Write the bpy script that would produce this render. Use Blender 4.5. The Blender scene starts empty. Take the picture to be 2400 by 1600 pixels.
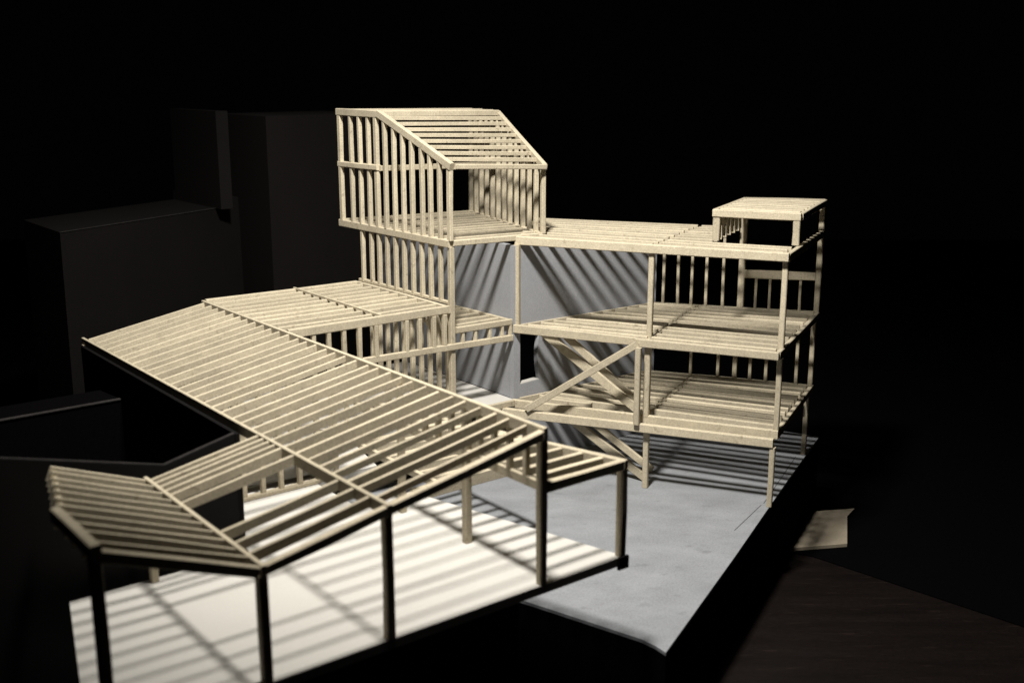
import bpy, bmesh, math, random
from mathutils import Vector, Matrix
random.seed(7)
S = bpy.context.scene
COL = S.collection

# ------------------------------------------------------------------ camera
cd = bpy.data.cameras.new('camera'); cam = bpy.data.objects.new('camera', cd); COL.objects.link(cam)
cam.location = (0, 0, 0.25)
cam.rotation_euler = (math.radians(90 - 13.308), 0, 0)
cd.sensor_width = 36; cd.lens = 39.0; cd.clip_start = 0.01; cd.clip_end = 20
cd.dof.use_dof = True; cd.dof.focus_distance = 0.90; cd.dof.aperture_fstop = 11.0
S.camera = cam
# ------------------------------------------------------------------ world and lamp (dark studio, one lamp overhead)
W = bpy.data.worlds.new('World'); S.world = W; W.use_nodes = True
W.node_tree.nodes['Background'].inputs[0].default_value = (0.0006, 0.0005, 0.0006, 1)
W.node_tree.nodes['Background'].inputs[1].default_value = 1.0
ld = bpy.data.lights.new('desk_lamp', 'SPOT'); lamp = bpy.data.objects.new('desk_lamp', ld); COL.objects.link(lamp)
lamp.location = (-0.0444, 0.4965, 0.63)
ld.energy = 41.0; ld.color = (1.0, 0.965, 0.90); ld.shadow_soft_size = 0.034
ld.spot_size = math.radians(100); ld.spot_blend = 1.0
lamp.rotation_euler = (Vector((-0.015, 0.83, 0.06)) - Vector((-0.0444, 0.4965, 0.63))).to_track_quat('-Z', 'Y').to_euler()
S.view_settings.view_transform = 'Standard'; S.view_settings.look = 'None'
S.view_settings.exposure = 0; S.view_settings.gamma = 1
S.render.resolution_x = 1024; S.render.resolution_y = 682

# ------------------------------------------------------------------ frames of reference
# wing axes: u across the wing, v along it (origin: foot of the tall near post); house axes: p along its front, q into depth
OA = Vector((0.0139, 0.5196)); aV = math.radians(128.3)
eV = Vector((math.cos(aV), math.sin(aV))); eU = Vector((math.sin(aV), -math.cos(aV)))
OR = Vector((0.1897, 0.7681)); aY = math.radians(64.8)
eQ = Vector((math.cos(aY), math.sin(aY))); eP = Vector((math.sin(aY), -math.cos(aY)))
def UV(u, v, z=0.0):
    w = OA + eU * u + eV * v; return Vector((w.x, w.y, z))
def PQ(p, q, z=0.0):
    w = OR + eP * p + eQ * q; return Vector((w.x, w.y, z))
aU = aV - math.pi / 2; aX = aY - math.pi / 2
ZG = -0.0565; ZT = -0.121

# ------------------------------------------------------------------ materials
def mat(name, base, rough=0.8, speck=0.0, speck_scale=900, var=0.0, var_scale=40, bump=0.0, bump_scale=1200, dark=None, dark_amt=0.0, spec=0.25, stretch=None):
    m = bpy.data.materials.new(name); m.use_nodes = True
    nt = m.node_tree; N = nt.nodes; L = nt.links
    b = N['Principled BSDF']; b.inputs['Roughness'].default_value = rough
    b.inputs['Specular IOR Level'].default_value = spec
    geo = N.new('ShaderNodeNewGeometry')
    vec = geo.outputs['Position']
    if stretch:
        mp = N.new('ShaderNodeMapping'); mp.inputs['Scale'].default_value = stretch; mp.inputs['Rotation'].default_value = (0, 0, -aX)
        L.new(vec, mp.inputs['Vector']); vec2 = mp.outputs['Vector']
    else: vec2 = vec
    def noise(scale, detail, v=vec, rough_=0.6):
        n = N.new('ShaderNodeTexNoise'); n.inputs['Scale'].default_value = scale; n.inputs['Detail'].default_value = detail
        n.inputs['Roughness'].default_value = rough_; L.new(v, n.inputs['Vector']); return n.outputs['Fac']
    def ramp(f, a, c):
        r = N.new('ShaderNodeMapRange'); r.inputs['From Min'].default_value = 0.3; r.inputs['From Max'].default_value = 0.7
        r.inputs['To Min'].default_value = a; r.inputs['To Max'].default_value = c; L.new(f, r.inputs['Value']); return r.outputs['Result']
    f1 = ramp(noise(speck_scale, 3), 1 - speck, 1 + speck)
    f2 = ramp(noise(var_scale, 4, vec2), 1 - var, 1 + var)
    mu = N.new('ShaderNodeMath'); mu.operation = 'MULTIPLY'; L.new(f1, mu.inputs[0]); L.new(f2, mu.inputs[1])
    oi = N.new('ShaderNodeObjectInfo')
    f3 = N.new('ShaderNodeMapRange'); f3.inputs['To Min'].default_value = 0.84; f3.inputs['To Max'].default_value = 1.07; L.new(oi.outputs['Random'], f3.inputs['Value'])
    mu2 = N.new('ShaderNodeMath'); mu2.operation = 'MULTIPLY'; L.new(mu.outputs[0], mu2.inputs[0]); L.new(f3.outputs['Result'], mu2.inputs[1])
    vm = N.new('ShaderNodeVectorMath'); vm.operation = 'SCALE'; vm.inputs[0].default_value = base; L.new(mu2.outputs[0], vm.inputs['Scale'])
    out = vm.outputs['Vector']
    if dark:
        dn = N.new('ShaderNodeValToRGB'); dn.color_ramp.elements[0].position = 0.60; dn.color_ramp.elements[1].position = 0.72
        dn.color_ramp.elements[0].color = (0, 0, 0, 1); dn.color_ramp.elements[1].color = (dark_amt,) * 3 + (1,)
        L.new(noise(var_scale * 3, 6, vec2), dn.inputs[0])
        mx = N.new('ShaderNodeMix'); mx.data_type = 'RGBA'; L.new(dn.outputs[0], mx.inputs[0]); L.new(out, mx.inputs[6]); mx.inputs[7].default_value = dark + (1,)
        out = mx.outputs[2]
    L.new(out, b.inputs['Base Color'])
    if bump:
        bp = N.new('ShaderNodeBump'); bp.inputs['Strength'].default_value = bump; bp.inputs['Distance'].default_value = 0.0004
        L.new(noise(bump_scale, 3), bp.inputs['Height']); L.new(bp.outputs[0], b.inputs['Normal'])
    return m
M_STICK = mat('chipboard_stick', (0.475, 0.415, 0.303), 0.85, speck=0.20, speck_scale=1000, var=0.10, var_scale=70, bump=0.35, dark=(0.15, 0.11, 0.07), dark_amt=0.5)
M_GREY = mat('grey_card', (0.212, 0.220, 0.234), 0.9, speck=0.17, speck_scale=900, var=0.13, var_scale=34, bump=0.2, dark=(0.11, 0.115, 0.125), dark_amt=0.45, stretch=(0.7, 1.3, 1))
M_WALL = mat('grey_wall_card', (0.27, 0.275, 0.292), 0.9, speck=0.13, speck_scale=1000, var=0.05, var_scale=40, bump=0.2)
M_WHITE = mat('white_card', (0.46, 0.445, 0.415), 0.85, speck=0.05, speck_scale=900, var=0.02, var_scale=30, bump=0.1)
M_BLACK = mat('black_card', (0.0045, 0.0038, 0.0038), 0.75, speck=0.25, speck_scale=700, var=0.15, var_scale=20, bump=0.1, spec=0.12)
M_DARK = mat('dark_brown_card', (0.0058, 0.0045, 0.0042), 0.8, speck=0.2, speck_scale=600, var=0.12, var_scale=15, bump=0.1, spec=0.15)
M_EDGE = mat('lit_card_edge', (0.020, 0.0175, 0.0165), 0.8, speck=0.3, speck_scale=400, var=0.3, var_scale=60)  # paler colour stands in for light caught on top edges
M_TABLE = mat('dark_table', (0.0060, 0.0039, 0.0034), 0.45, speck=0.25, speck_scale=500, var=0.35, var_scale=25, bump=0.15, spec=0.3, stretch=(0.4, 3, 1), dark=(0.05, 0.03, 0.024), dark_amt=0.2)
M_BOX = mat('brown_board', (0.30, 0.255, 0.19), 0.85, speck=0.1, speck_scale=700, var=0.08, var_scale=60)
M_DEEP_BLACK = mat('deep_black', (0.0016, 0.0014, 0.0016), 0.95, speck=0.2, speck_scale=500, spec=0.02)  # near black; on the sheet over the table it stands in for shade
M_PENCIL = mat('pencil', (0.06, 0.06, 0.065), 0.8)

# ------------------------------------------------------------------ builders
def xy(v): return (v.x, v.y)
def thing(name, label, cat, loc, group=None):
    o = bpy.data.objects.new(name, None); COL.objects.link(o); o.location = loc
    o.empty_display_size = 0.02; o['kind'] = 'thing'
    o['label'] = label; o['category'] = cat
    if group: o['group'] = group
    return o
def link(name, me, m, parent=None, loc=(0, 0, 0)):
    me.materials.append(m)
    o = bpy.data.objects.new(name, me); COL.objects.link(o)
    loc = Vector(loc)
    if parent: o.parent = parent; loc = loc - parent_world(parent)
    o.location = loc
    return o
def parent_world(p):
    w = Vector(p.location)
    while p.parent: p = p.parent; w += p.location
    return w
J = 0.00028
def stick(name, par, a, b, w=0.004, h=0.005, m=None, ang=None, top=True, jit=J, seg=2):
    """A hand-cut strip from a to b (top centre line when top=True), chamfered, very slightly bent."""
    a = Vector(a); b = Vector(b)
    d = (b - a); ln = d.length; d.normalize()
    if abs(d.z) > 0.97:
        side = Vector((math.cos(ang or aU), math.sin(ang or aU), 0)); up = d.cross(side).normalized(); top = False
    else:
        side = d.cross(Vector((0, 0, 1))).normalized(); up = side.cross(d).normalized()
    c0 = (a + b) / 2
    if top: c0 = c0 - up * (h / 2)
    bm = bmesh.new(); rings = []
    ch = min(w, h) * 0.13
    prof = [(-w/2+ch, -h/2), (w/2-ch, -h/2), (w/2, -h/2+ch), (w/2, h/2-ch), (w/2-ch, h/2), (-w/2+ch, h/2), (-w/2, h/2-ch), (-w/2, -h/2+ch)]
    for i in range(seg + 1):
        t = i / seg - 0.5
        jx = random.uniform(-jit, jit); jy = random.uniform(-jit, jit) * (0.6 if top else 1)
        ws = 1 + random.uniform(-0.06, 0.06)
        rings.append([bm.verts.new(d * (ln * t) + side * (x * ws + jx) + up * (y * ws + jy)) for x, y in prof])
    for i in range(seg):
        for k in range(8):
            bm.faces.new((rings[i][k], rings[i][(k+1) % 8], rings[i+1][(k+1) % 8], rings[i+1][k]))
    bm.faces.new(list(reversed(rings[0]))); bm.faces.new(rings[-1])
    bmesh.ops.recalc_face_normals(bm, faces=bm.faces)
    me = bpy.data.meshes.new(name); bm.to_mesh(me); bm.free()
    return link(name, me, m or M_STICK, par, c0)
def prism(name, pts, z0, z1, m, parent=None, origin=None, bevel=0.0):
    """Vertical prism over a plan polygon (list of xy)."""
    o = Vector(origin) if origin else Vector((sum(p[0] for p in pts)/len(pts), sum(p[1] for p in pts)/len(pts), z0))
    bm = bmesh.new()
    lo = [bm.verts.new((p[0]-o.x, p[1]-o.y, z0-o.z)) for p in pts]; hi = [bm.verts.new((p[0]-o.x, p[1]-o.y, z1-o.z)) for p in pts]
    n = len(pts)
    for i in range(n): bm.faces.new((lo[i], lo[(i+1) % n], hi[(i+1) % n], hi[i]))
    bm.faces.new(hi); bm.faces.new(list(reversed(lo)))
    bmesh.ops.recalc_face_normals(bm, faces=bm.faces)
    if bevel: bmesh.ops.bevel(bm, geom=bm.edges[:], offset=bevel, segments=2, profile=0.6, affect='EDGES')
    me = bpy.data.meshes.new(name); bm.to_mesh(me); bm.free()
    return link(name, me, m, parent, o)
def slab_from(name, outer, depth, m, parent=None, hole=None, bevel=0.0):
    """Planar polygon (3D points, optional hole) pushed along the vector depth."""
    o = sum((Vector(p) for p in outer), Vector()) / len(outer)
    bm = bmesh.new(); ed = []
    for loop in ([outer] + ([hole] if hole else [])):
        vs = [bm.verts.new(Vector(p) - o) for p in loop]
        ed += [bm.edges.new((vs[i], vs[(i+1) % len(vs)])) for i in range(len(vs))]
    bmesh.ops.triangle_fill(bm, use_beauty=True, use_dissolve=False, edges=ed)
    r = bmesh.ops.extrude_face_region(bm, geom=bm.faces[:])
    vv = [g for g in r['geom'] if isinstance(g, bmesh.types.BMVert)]
    bmesh.ops.translate(bm, verts=vv, vec=Vector(depth))
    bmesh.ops.recalc_face_normals(bm, faces=bm.faces)
    me = bpy.data.meshes.new(name); bm.to_mesh(me); bm.free()
    return link(name, me, m, parent, o)
def tag(o, label, cat, group=None):
    o['kind'] = 'thing'
    o['label'] = label; o['category'] = cat
    if group: o['group'] = group
    return o
def lerp(a, b, t): return a + (b - a) * t

# ------------------------------------------------------------------ the surfaces the model stands on
tb = prism('table_top', [(-2.2, -0.4), (1.6, -0.4), (1.6, 2.6), (-2.2, 2.6)], ZT - 0.03, ZT, M_TABLE)
tb['kind'] = 'structure'
shade_pts = [(.24, .8217), (1.6, -.548), (1.6, 2.6), (-2.2, 2.6), (-2.2, -.4), xy(PQ(-.004, -.75)), xy(PQ(-.004, -.2)), xy(PQ(.006, .070))]
cl = prism('shade_sheet', shade_pts, ZT + .0002, ZT + .0012, M_DEEP_BLACK); cl['kind'] = 'structure'  # added sheet, no real cloth: puts the shade over the table into colour
ZC = ZT + .0012
BOARD = [PQ(.0035, .183), PQ(.001, .06), PQ(-.001, -.10), PQ(-.004, -.2385), PQ(-.012, -.2335), PQ(-.022, -.2297), PQ(-.0953, -.216), PQ(-.30, -.185), PQ(-.40, .12), PQ(-.30, .20)]
base = prism('base_block', [xy(p) for p in BOARD], ZC + 0.0003, ZG - 0.0022, M_DEEP_BLACK)
tag(base, 'thick black base block under the grey site board', 'base block')
board = prism('site_board', [xy(p) for p in BOARD], ZG - 0.002, ZG, M_GREY)
tag(board, 'blue grey card site board on top of the black base', 'board')
for a, b in ((PQ(-.012, -.055), PQ(-.006, .0)), (PQ(-.005, .004), PQ(-.0045, .12))):
    stick('pencil_line', board, a + Vector((0, 0, ZG + .0002)), b + Vector((0, 0, ZG + .0002)), 0.0005, 0.0003, M_PENCIL, jit=0)

# white floor of the long wing
def left_edge(v):   # oblique left edge of floor and roof
    return lerp(-.2255, -.1947, v / .127)
FL = [(left_edge(-.001), -.001), (.0585, -.001), (.0583, .001), (.0212, .151), (-.018, .151), (-.018, .2035), (-.0910, .2035), (-.0910, .149), (-.0960, .149), (-.0960, .139), (-.0975, .129), (-.193, .129)]
floor = prism('floor_slab', [xy(UV(u, v)) for u, v in FL], -.0048, 0, M_WHITE)
tag(floor, 'bright white card floor slab under the long folded roof', 'floor slab')
stub = prism('edge_strip', [xy(UV(u, v)) for u, v in ((.0530, -.0030), (.0602, -.0030), (.0602, -.0014), (.0530, -.0014))], -.0062, .0008, M_DARK, floor)
back = prism('floor_slab', [xy(UV(u, v)) for u, v in ((-.09, .2055), (.03, .2055), (.045, .2708), (.1987, .2708), (.1987, .43), (-.09, .43))], -.0052, -.0002, M_WHITE)
tag(back, 'white floor slab below the tower and the flat roof', 'floor slab')
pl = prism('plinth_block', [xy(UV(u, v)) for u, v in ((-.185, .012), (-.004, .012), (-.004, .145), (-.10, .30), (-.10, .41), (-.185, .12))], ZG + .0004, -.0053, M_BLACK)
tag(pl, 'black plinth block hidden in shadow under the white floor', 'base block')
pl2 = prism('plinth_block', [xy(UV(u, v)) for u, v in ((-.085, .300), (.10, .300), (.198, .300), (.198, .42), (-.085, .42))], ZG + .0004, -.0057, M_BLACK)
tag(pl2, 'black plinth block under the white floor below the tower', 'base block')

# ------------------------------------------------------------------ grey corner wall
wall = thing('corner_wall', 'bluish grey corner wall with a small black window behind the stairs', 'wall', UV(.2, .2725, ZG))
ZW = .1235
hole = [(.2058, .0105), (.2262, .0118), (.2243, .022), (.2235, .034), (.2248, .045), (.2268, .0535), (.2058, .0545)]
wp = slab_from('wall_panel', [UV(.1992, .2725, ZG + .0003), UV(.358, .2725, ZG + .0003), UV(.358, .2725, ZW), UV(.1992, .2725, ZW)], UV(0, .2770) - UV(0, .2725), M_WALL, wall, hole=[UV(u, .2725, z) for u, z in hole])
slab_from('wall_panel', [UV(.1992, .2773, .0002), UV(.1992, .47, .0002), UV(.1992, .47, ZW), UV(.1992, .2773, ZW)], UV(.2042, 0) - UV(.1992, 0), M_WALL, wall)
slab_from('window_sill', [UV(.2062, .2728, .0107), UV(.2258, .2728, .0118), UV(.2258, .279, .0118), UV(.2062, .279, .0107)], Vector((0, 0, .0006)), M_WHITE, wp)

# ------------------------------------------------------------------ long wing: folded roof
zA, zB, zC, zD = .0835, .0658, .0544, .0800
uA, uB, uC, uD = .002, -.0885, -.150, -.2165
wing = thing('folded_roof_frame', 'long folded open rafter roof on tall posts in the foreground', 'model frame', UV(-.05, .05, 0))
stick('ridge_beam', wing, UV(uA, -.002, zA), UV(uA, .411, zA), .0024, .0062)
stick('ridge_beam', wing, UV(uB, -.002, zB), UV(uB, .418, zB), .0022, .0062)
stick('ridge_beam', wing, UV(uC, -.002, zC), UV(uC, .132, zC), .0022, .0060)
def zCD(u): return zC + (zD - zC) * (uC - u) / (uC - uD)
def uL(v): return uD if v < .046 else lerp(uD, -.1965, (v - .046) / .084)
stick('eave_beam', wing, UV(uD, -.002, zD + .0012), UV(uD, .047, zD + .0012), .0040, .006)
stick('eave_beam', wing, UV(uL(.048) + .002, .048, zCD(uL(.048)) - .004), UV(uL(.13) + .002, .131, zCD(uL(.13)) - .004), .003, .005)
n = 32
for k in range(n + 1):
    v = .0127 * k + random.uniform(-.0011, .0011) if 0 < k else 0.0
    w = .0018 if k else .0034
    stick('rafter', wing, UV(uA - .0012, v, zA - .0009 - random.uniform(0, .0008)), UV(uB + .0012, v * 1.008 + random.uniform(-.0007, .0007), zB - .0002 - random.uniform(0, .0006)), w * random.uniform(.85, 1.2), random.uniform(.0036, .0056) if k else .0048)
for v in (.128, .1215, .1150, .1085, .1015, .0880, .0430, .0285, .0145, 0.0):
    stick('rafter', wing, UV(uB - .0012, v, zB - .0008), UV(uC + .0012, v, zC - .0004), .0018 if v else .0034, .0050 if v else .0048)
for v in (.1285, .1178, .1060, .0945, .0825, .0705, .0585, .0468, .0350, .0232, .0115, 0.0):
    u1 = uL(v) + .0012
    stick('rafter', wing, UV(uC - .0012, v, zC - .0006), UV(u1, v, zCD(u1) - .0006), .0015 if v else .0034, .0074 if v else .0048)
def post(par, P, z0, z1, w=.0046, h=None, ang=None, name='post', m=None, jit=.00014):
    return stick(name, par, Vector((P.x, P.y, z0)), Vector((P.x, P.y, z1)), w, h or w, m, ang if ang is not None else aU, jit=jit)
for (u, v, z) in ((uA, .001, zA - .005), (uB, .001, zB - .005), (uC, .001, zC - .005), (uD, .001, zD - .004), (uA + .001, .0663, zA - .006), (uA - .003, .126, zA - .006), (-.1515, .1255, zC - .004), (uA, .272, zA - .006)):
    post(wing, UV(u, v), 0.0002, z, .0045 if v < .1 else .0040)
post(wing, UV(uB, .414), ZC + .0003, zB - .005, .0044)

# low canopy beside the near end
can = thing('side_canopy_frame', 'low tapering canopy frame with open joists beside the near end of the folded roof', 'model frame', UV(.03, .03, 0))
def uE(v): return .0585 - .27 * v
zE = .0545
stick('edge_beam', can, UV(uE(0), -.001, zE), UV(uE(.175), .175, zE), .0036, .0055)
stick('edge_beam', can, UV(.0032, .0035, zE), UV(.0034, .185, zE), .0034, .0052)
stick('edge_beam', can, UV(.0030, .0008, zE), UV(uE(0) - .0015, .0005, zE), .0038, .0055)
for v in (.0127, .0250, .038, .051, .064, .077, .09, .103, .116, .129, .142):
    stick('joist', can, UV(.0052, v, zE - .0006), UV(uE(v) - .002, v, zE - .0006), .003, .005)
post(can, UV(uE(0) - .001, .001), 0.0002, zE - .005, .0048)
for v in (.0146, .0279, .0410, .0540, .080, .093, .106, .132, .145):
    post(can, UV(.0030, v), zE - .0002, zA - .0062, .0032, name='stud')

# stud rail and curled sheet seen through the rafters
fen = thing('stud_rail_frame', 'small stud partition standing on the white floor under the folded roof', 'model frame', UV(-.045, .2013, 0))
stick('bottom_rail', fen, UV(-.0725, .2005, .0026), UV(.0, .2005, .0026), .0046, .0024)
for u in (-.0705, -.0669, -.0543, -.0423, -.0291, -.0162, -.0035):
    post(fen, UV(u, .2005), .0024, lerp(zB, zA, (u - uB) / (uA - uB)) - .0062, .0030, .0034, name='stud')
cur = bpy.data.meshes.new('paper_sheet'); bm = bmesh.new(); rows = []
for i in range(15):
    t = i / 14; an = math.radians(-78 + 190 * t)
    rr = .0125 + .002 * math.sin(3 * t)
    row = []
    for j in range(13):
        s = j / 12; wob = .0012 * math.sin(5 * s + 2 * t)
        row.append(bm.verts.new(UV(lerp(-.088, .0, s), .2215 - rr * math.cos(an) + wob, .0129 + rr * math.sin(an) + wob * .5)))
    rows.append(row)
for i in range(14):
    for j in range(12): bm.faces.new((rows[i][j], rows[i][j+1], rows[i+1][j+1], rows[i+1][j]))
bmesh.ops.solidify(bm, geom=bm.faces[:], thickness=.0005)
for f in bm.faces: f.smooth = True
c0 = UV(-.045, .2215, 0)
bmesh.ops.translate(bm, verts=bm.verts[:], vec=-c0); bm.to_mesh(cur); bm.free()
sheet = link('paper_sheet', cur, M_WHITE, None, c0)
tag(sheet, 'curled white sheet lying behind the small stud partition', 'paper')

# joisted walkway between the wing floor and the house, over the dark gap
wk = thing('walkway_frame', 'joisted walkway deck at floor level between the folded roof and the grey wall', 'model frame', UV(.06, .2, 0))
stick('edge_beam', wk, UV(.0235, .1535, .0002), UV(.120, .1535, .0002), .0034, .0085)
stick('edge_beam', wk, UV(.0450, .153, .0000), UV(.0455, .262, .0000), .0032, .005)
stick('edge_beam', wk, UV(.118, .2690, .0006), UV(.1965, .2690, .0006), .0030, .0050)
stick('edge_beam', wk, UV(.119, .1555, .0000), UV(.119, .2670, .0000), .0030, .005)
for v in (.166, .179, .192, .205, .218, .231, .244, .257):
    stick('joist', wk, UV(.047, v, -.0006), UV(.117, v, -.0006), .003, .005)

# ------------------------------------------------------------------ flat roof between the folded roof and the tower
flat = thing('flat_roof_frame', 'flat roof of parallel joists joining the folded roof to the tower', 'model frame', UV(.07, .34, 0))
stick('edge_beam', flat, UV(.0045, .2755, zA), UV(.1385, .2755, zA), .0036, .0060)
stick('edge_beam', flat, UV(.0045, .412, zA), UV(.1385, .4105, zA), .0036, .0055)
stick('cross_beam', flat, UV(.0800, .277, zA + .0006), UV(.0815, .4135, zA + .0006), .0016, .0018)
stick('edge_beam', flat, UV(.1385, .274, zA - .0004), UV(.1395, .411, zA - .0004), .003, .0055)
for k in range(9):
    v = .2895 + .0136 * k
    stick('joist', flat, UV(.0045, v, zA - .0008 - .0004 * (k % 2)), UV(.1365, v, zA - .0008), .0026, .0060)
# stud wall under it
for u in (.0239, .0357, .0481):
    post(flat, UV(u, .2755), .0006, zA - .0062, .0030, name='stud')
for u in (-.08, -.068, -.056, -.044, -.032, -.020, -.008):
    post(flat, UV(u, .2755), .0002, lerp(zB, zA, (u - uB) / (uA - uB)) - .0060, .0032, name='stud')
stick('bottom_rail', flat, UV(-.086, .2755, .0026), UV(.03, .2755, .0026), .0036, .0024)

# balcony
bal = thing('balcony_frame', 'narrow balcony with studded rail between the tower post and the grey wall', 'model frame', UV(.17, .3, 0))
stick('rail', bal, UV(.047, .2745, .0548), UV(.1985, .2735, .0528), .0032, .0046)
for i, u in enumerate((.0600, .0737, .0999, .1115, .1242, .1340)):
    post(bal, UV(u, .2745), .0540, zA - .0062, .0030, .0036, name='stud')
for u in (.151, .1629, .1767, .189, .1972):
    post(bal, UV(u, .2745), .0520, .0612, .0024, .0030, name='stud')
stick('edge_beam', bal, UV(.1445, .2745, .0660), UV(.1985, .2745, .0655), .0036, .0046)
stick('ledger_beam', bal, UV(.1968, .2770, .0655), UV(.1968, .362, .0645), .0030, .0040)
for v in (.288, .301, .314, .327, .340, .353):
    stick('joist', bal, UV(.1445, v, .0648), UV(.1950, v, .0646), .0030, .0042)

# ------------------------------------------------------------------ tower
tow = thing('tower_frame', 'tall stud tower with open sloping roof above the grey wall', 'model frame', UV(.19, .35, 0))
uT = .141; zF = .1330
FLp = (uT, .2752); FRp = (.2325, .2772); BRp = (.2795, .4380); zFR = .1306; BLp = (uT, .4385)
def T2(p, z): return UV(p[0], p[1], z)
stick('floor_beam', tow, T2(FLp, zF), T2(BLp, zF), .0038, .0056)
stick('floor_beam', tow, T2((FLp[0] + .002, FLp[1] - .0003), zF - .0002), T2(FRp, zFR), .0038, .0044)
stick('floor_beam', tow, T2(FRp, zFR), T2(BRp, zFR), .0038, .0050)
stick('floor_beam', tow, T2(BLp, zF), T2(BRp, zFR), .0038, .0050)
for k in range(1, 12):
    t = k / 12
    a = (lerp(FLp[0], BLp[0], t) + .002, lerp(FLp[1], BLp[1], t)); b = (lerp(FRp[0], BRp[0], t) - .002, lerp(FRp[1], BRp[1], t))
    stick('floor_joist', tow, T2(a, zF - .0006), T2(b, zFR - .0004), .0024, .0030)
vR, vE = .3714, .2720; zR, zV = .2255, .1898
def ztop(v): return zR if v >= vR else lerp(zV, zR, (v - vE) / (vR - vE))
for i, v in enumerate((.4340, .4162, .4020, .3886, .3765, .3634, .3504, .3377, .3252, .3115, .3004, .2880, .2752)):
    w = .0046 if i in (0, 4, 12) else .0034
    post(tow, UV(uT, v), zF - .0005, ztop(v) - .0052, w, .0034, name='post' if i in (0, 4, 12) else 'stud', ang=aV)
stick('top_rail', tow, UV(uT, .4372, zR + .0006), UV(uT, vR - .001, zR), .0040, .0058)
stick('sloping_beam', tow, UV(uT, vR, zR + .0006), UV(uT, vE - .0012, zV), .0040, .0058)
stick('middle_rail', tow, UV(uT, .4372, .1822), UV(uT - .0003, vR + .002, .1830), .0044, .0046)
# right side wall
def RT(t): return (lerp(FRp[0], BRp[0], t), lerp(FRp[1], BRp[1], t))
tR = (.3705 - FRp[1]) / (BRp[1] - FRp[1]); zRE = .1850; zRR = .2236
def ztopR(t): return zRR if t >= tR else lerp(zRE, zRR, t / tR)
stick('middle_rail', tow, UV(uT, vR + .001, .1822), T2(RT(.62), .1800), .0036, .0046)
aRt = math.atan2((T2(BRp, 0) - T2(FRp, 0)).y, (T2(BRp, 0) - T2(FRp, 0)).x)
for i in range(13):
    t = i / 12
    post(tow, T2(RT(t), 0), zFR - .0005, ztopR(t) - .005, .0044 if i == 0 else .0036, .0038, name='post' if i == 0 else 'stud', ang=aRt)
stick('top_rail', tow, T2(RT(1.0), zRR), T2(RT(tR), zRR), .0040, .0052)
stick('sloping_beam', tow, T2(RT(tR), zRR), T2(RT(-.025), zRE), .0040, .0056)
# purlins
for k in range(1, 9):
    t = k / 9
    a = UV(uT + .002, lerp(vR, vE, t), lerp(zR, zV, t) - .0003); q = RT(tR * (1 - t)); b = T2((q[0] - .002, q[1]), lerp(zRR, zRE, t) - .0003)
    stick('purlin', tow, a, b, .0022, .0031)
stick('eave_beam', tow, UV(uT + .002, vE - .0010, zV - .0004), T2((FRp[0] - .001, FRp[1] - .004), zRE - .0004), .0036, .0038)
for k in range(6):
    t = k / 5
    a = UV(uT + .002, lerp(.436, vR, t), zR); q = RT(lerp(.985, tR, t)); b = T2((q[0] - .001, q[1]), zRR + .0004)
    stick('roof_joist', tow, a, b, .0058, .0050)
# lower storey studs, from the flat roof up to the tower floor, and from the floor slab up
for i, v in enumerate((.4030, .3892, .3772, .3646, .3519, .3393, .3268, .3145, .3024, .2892)):
    post(tow, UV(uT + .0006, v), .0838, zF - .0056, .0036, .0032, name='stud', ang=aV)
stick('bottom_rail', tow, UV(uT + .0010, .274, zA + .0022), UV(uT + .0010, .410, zA + .0022), .0036, .0022)
for i, v in enumerate((.2880, .3005, .3130, .3255, .3380, .3505, .3630, .3755, .3880, .4000)):
    post(tow, UV(.1465, v), .0002, .0784, .0034, .0036, name='stud', ang=aV)
post(tow, UV(.1420, .2760), .0002, zF - .0055, .0044, name='post')

# ------------------------------------------------------------------ house
hou = thing('house_frame', 'three storey open house frame with joist floors and diagonal stairs at right', 'model frame', PQ(-.1, .07, ZG))
PM = -.0985
def pW(q): return -.2075 + .505 * q           # where the floors meet the grey wall
def fan(i, n, q0, qL, qR, p): return lerp(q0, lerp(qL, qR, (p + .14) / .14), i / n)
def deck(z, n, q0, qL, qR, pleft, w, h, name):
    for i in range(n + 1):
        for bay in (0, 1):
            if bay == 0:
                qa = fan(i, n, q0, qL, qR, -.16); pa = pleft(qa); pb = PM - .0017
            else:
                pa = PM + .0017; pb = -.003
            if name == 'roof_joist' and bay and fan(i, n, q0, qL, qR, -.03) > .056: pb = -.0655   # open stair hole under the rooftop frame
            if pb - pa < .008: continue
            stick(name, hou, PQ(pa, fan(i, n, q0, qL, qR, pa), z + random.uniform(-.0002, .0002)), PQ(pb, fan(i, n, q0, qL, qR, pb), z + random.uniform(-.0002, .0002)), w * random.uniform(.9, 1.1), h)
# roof
zRf = .1300
deck(zRf, 9, .0150, .1330, .1440, lambda q: -.206 - .30 * q, .0032, .0036, 'roof_joist')
stick('roof_beam', hou, PQ(-.2095, .0068, zRf + .0004), PQ(.0018, .0108, zRf + .0004), .0042, .0066)
stick('roof_beam', hou, PQ(.0005, .0130, zRf - .0002), PQ(.0002, .150, zRf - .0002), .0034, .0060)
stick('cross_beam', hou, PQ(PM, .0125, zRf - .0014), PQ(PM, .140, zRf - .0014), .0030, .0044)
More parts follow.
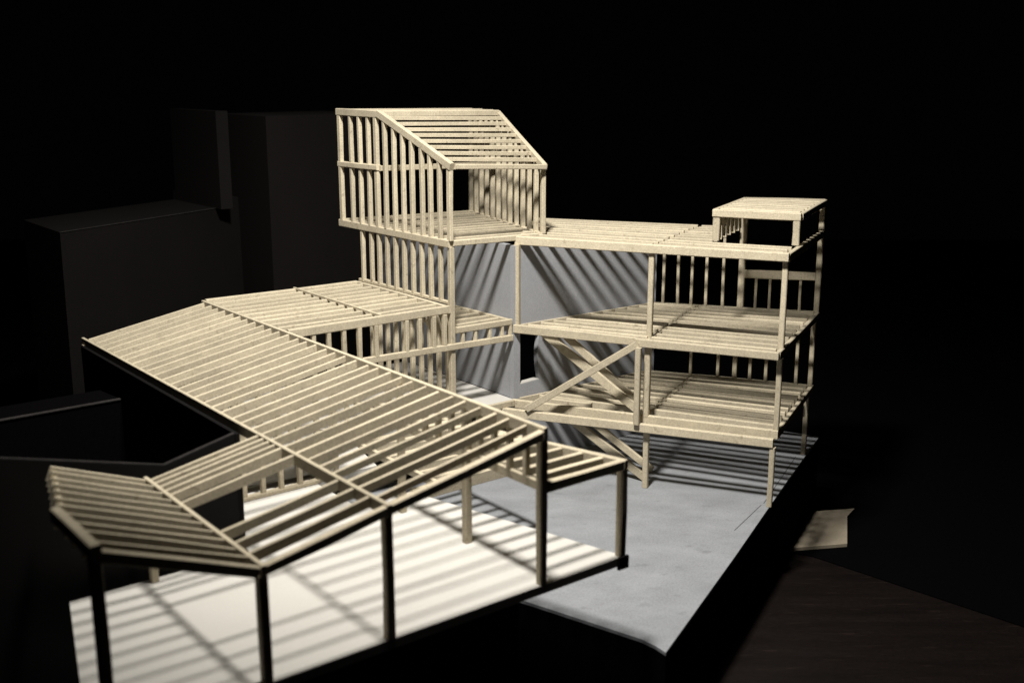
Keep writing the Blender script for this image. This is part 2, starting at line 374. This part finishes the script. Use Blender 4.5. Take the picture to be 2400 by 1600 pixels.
# second floor
z2 = .0605
deck(z2, 10, .0085, .1320, .1530, lambda q: pW(q) + .004, .0028, .0046, 'floor_joist')
stick('floor_beam', hou, PQ(-.2085, .0015, z2 + .0002), PQ(-.1055, .0008, z2 + .0002), .0036, .0064)
stick('floor_beam', hou, PQ(-.1055, -.0022, z2 + .0002), PQ(.0010, -.0015, z2 + .0002), .0036, .0060)
stick('floor_beam', hou, PQ(.0000, .0012, z2 - .0002), PQ(-.0002, .157, z2 - .0002), .0034, .0060)
stick('cross_beam', hou, PQ(PM, .0015, z2 - .0012), PQ(PM, .141, z2 - .0012), .0030, .0048)
stick('ledger_beam', hou, PQ(-.2050, .0055, z2), PQ(pW(.134) + .002, .134, z2), .0022, .0048)
stick('floor_beam', hou, PQ(-.140, .1365, z2), PQ(.0, .1565, z2), .0034, .0050)
# first floor
z1 = .0005
deck(z1, 10, .0195, .1280, .1400, lambda q: pW(q) + .004, .0034, .0054, 'floor_joist')
stick('floor_beam', hou, PQ(-.2080, -.0022, z1), PQ(.0022, .0060, z1), .0036, .0066)
stick('floor_beam', hou, PQ(-.2320, -.0150, z1 - .0044), PQ(.0004, -.0012, z1 - .0044), .0042, .0068)
stick('floor_beam', hou, PQ(.0008, .0085, z1 - .0002), PQ(.0005, .144, z1 - .0002), .0034, .0062)
stick('cross_beam', hou, PQ(PM, .0015, z1 - .0010), PQ(PM, .132, z1 - .0010), .0030, .0048)
stick('floor_beam', hou, PQ(-.140, .1295, z1), PQ(.0, .1420, z1), .0034, .0050)
stick('ledger_beam', hou, PQ(-.2045, .0035, z1), PQ(pW(.128) + .002, .128, z1), .0022, .0048)
# posts
def hpost(p, q, za, zb, w=.0044, name='post', h=None): return post(hou, PQ(p, q), za, zb, w, h, aX, name)
hpost(0, .0, ZG + .0002, z1 - .0112, .0040); hpost(-.0955, -.0015, ZG + .0002, z1 - .0112, .0042)
hpost(0, .1290, ZG + .0002, z1 - .005, .0040)
hpost(-.1010, -.0095, z1 - .0046, z2 - .0052, .0044); hpost(-.0975, .0022, z1 - .001, z2 - .0050, .0046)
hpost(.0005, .0070, z1 - .001, z2 - .0060, .0040); hpost(-.0005, .1430, z1 - .001, z2 - .0052, .0040)
hpost(-.2072, .0040, z2 - .001, zRf - .0058, .0044); hpost(-.0995, .0115, z2 - .001, zRf - .0058, .0042)
hpost(-.0010, .0150, z2 - .001, zRf - .0058, .0042); hpost(-.0637, .1480, z2 - .001, zRf + .020, .0052); hpost(-.0012, .1555, z2 - .001, zRf + .019, .0046)
for p in (-.1289, -.1165, -.1048, -.0926, -.0785):
    hpost(p, .1350 + .15 * (p + .14), z2 - .001, zRf - .0042, .0024, 'stud')
for p in (-.0512, -.0399, -.0152):
    hpost(p, .1350 + .15 * (p + .14), z2 - .001, .0868, .0022, 'stud')
stick('back_rail', hou, PQ(-.0612, .1470, .0930), PQ(-.0040, .1550, .0938), .0034, .0070)
for p, w in ((-.1007, .0024), (-.0772, .0024), (-.0630, .0036), (-.0501, .0026), (-.0369, .0026), (-.0119, .0026)):
    hpost(p, .1285 + .09 * (p + .14), z1 - .001, z2 - .0048, w, 'stud')
# diagonal brace and stair stringers
def diag(name, a, b, w, h): return stick(name, hou, a, b, w, h, top=False, jit=.0002)
diag('brace', PQ(-.1900, -.0148, -.0020), PQ(-.1030, -.0062, .0570), .0030, .0052)
diag('stair_stringer', PQ(-.1880, .0130, .0540), PQ(-.1070, .0150, -.0015), .0030, .0068)
diag('stair_stringer', PQ(-.1830, .0300, .0545), PQ(-.1165, .0330, .0015), .0030, .0062)
diag('stair_stringer', PQ(-.1640, .0110, -.0130), PQ(-.0985, .0110, -.0545), .0030, .0062)
diag('stair_stringer', PQ(-.1640, .0330, -.0140), PQ(-.1010, .0330, -.0548), .0030, .0058)
prev = None
stick('landing_block', hou, PQ(-.180, .0105, z2 + .0004), PQ(-.165, .0105, z2 + .0004), .0040, .0050)
stick('landing_block', hou, PQ(-.186, .0085, z1 + .0014), PQ(-.145, .0100, z1 + .0014), .0040, .0050)

# ------------------------------------------------------------------ small box frame on the house roof
rb = thing('rooftop_frame', 'small box frame with slatted top standing on the right end of the house roof', 'model frame', PQ(-.03, .1, zRf))
zP = .1540
stick('top_beam', rb, PQ(-.0650, .0515, zP), PQ(.0010, .0520, zP), .0042, .0058)
stick('top_beam', rb, PQ(-.0640, .0540, zP - .0003), PQ(-.0635, .1480, zP - .0003), .0034, .0052)
stick('top_beam', rb, PQ(.0002, .0545, zP - .0003), PQ(-.0010, .1600, zP - .0003), .0034, .0056)
stick('top_beam', rb, PQ(-.0640, .1500, zP - .0003), PQ(-.0010, .1620, zP - .0003), .0034, .0052)
for k in range(8):
    q = .0625 + .0118 * k
    stick('slat', rb, PQ(-.0618, q, zP), PQ(-.0015, q + .0015 * k, zP), .0068, .0044)
post(rb, PQ(-.0620, .0522), zRf + .0002, zP - .0056, .0056, .0042, aX)
post(rb, PQ(-.0020, .0525), zRf + .0002, zP - .0056, .0052, .0042, aX)
for q in (.066, .079, .092, .105, .118, .131):
    post(rb, PQ(-.0635, q), zRf + .0002, zP - .0052, .0024, .0030, aX, 'stud')

# ------------------------------------------------------------------ dark card wall behind the folded roof
dw = thing('black_end_wall', 'black card end wall behind the folded roof with light on its top edge painted as a faint pale strip', 'wall', UV(-.15, .14, ZT))
prof = [(-.232, .0800), (-.1363, .0547), (-.097, .0640)]
dwp = slab_from('wall_panel', [UV(-.232, .1405, ZC + .0003), UV(-.0965, .1405, ZC + .0003), UV(-.097, .1405, .0640), UV(-.1363, .1405, .0547), UV(-.232, .1405, .0800)], UV(0, .1435) - UV(0, .1405), M_BLACK, dw)
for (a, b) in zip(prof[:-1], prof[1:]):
    stick('lit_edge', dwp, UV(a[0], .1420, a[1] + .0006), UV(b[0], .1420, b[1] + .0006), .0022, .0006, M_EDGE, jit=.0001)  # light along the wall top, put in as a paler strip

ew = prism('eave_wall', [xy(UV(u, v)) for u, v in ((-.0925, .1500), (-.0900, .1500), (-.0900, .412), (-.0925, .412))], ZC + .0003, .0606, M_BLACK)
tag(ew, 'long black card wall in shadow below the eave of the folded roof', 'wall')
# dark context blocks far left
def block_face(name, label, pts, depth, m=M_DARK):
    o = slab_from(name, pts, depth, m); return tag(o, label, 'block', 'dark card blocks behind the wing')
dV = lambda s: UV(0, s) - UV(0, 0)
PB = -.61
face = [(-.0765, ZC + .0003), (.1705, ZC + .0003), (.1685, .1281), (.1320, .1300), (.1310, .1200), (-.0735, .1200)]
L1 = block_face('context_block', 'long stepped dark block with flat top left of the tower', [PQ(PB, q, z) for q, z in face], dV(.112))
stick('lit_edge', L1, PQ(PB + .0002, -.0735, .1204), PQ(PB + .0002, .1308, .1204), .0014, .0006, M_EDGE, jit=.0001)  # pale strip paints the light on the block's front top edge
prism_pts = [UV(.1372, .6760), UV(.150, .6760), UV(.150, .7950), UV(.1372, .7950)]
L2 = prism('context_block', [xy(p) for p in prism_pts], .1202, .2185, M_DARK)
tag(L2, 'narrow upright dark slab standing at the end of the long stepped block', 'block', 'dark card blocks behind the wing')
L3 = prism('context_block', [(-.2507, 1.15), (-.150, 1.262), (-.2265, 1.365), (-.3268, 1.25)], ZC + .0003, .2128, M_DARK)
tag(L3, 'tall dark block directly behind the left of the tower', 'block', 'dark card blocks behind the wing')
L4 = prism('context_block', [xy(p) for p in (UV(-.36, .326), UV(-.094, .329), UV(-.098, .36), UV(-.36, .36))], ZC + .0003, .040, M_DEEP_BLACK)
tag(L4, 'low black block beside the long roof eave with its lit edge painted pale', 'block', 'dark card blocks behind the wing')
stick('lit_edge', L4, UV(-.36, .3262, .0405), UV(-.0945, .3292, .0405), .0030, .0008, M_EDGE, jit=.0002)  # edge light painted as a pale strip

# loose card scrap on the table at the foot of the base, striped by the shadows of the floors
sc = prism('card_scrap', [xy(PQ(p, q)) for p, q in ((.0045, .0702), (.0445, .0989), (.0352, .1592), (.0384, .1800), (.0045, .1560))], ZC + .0003, ZC + .0030, M_BOX)
tag(sc, 'flat brown card scrap striped by shadows on the table at right', 'card')
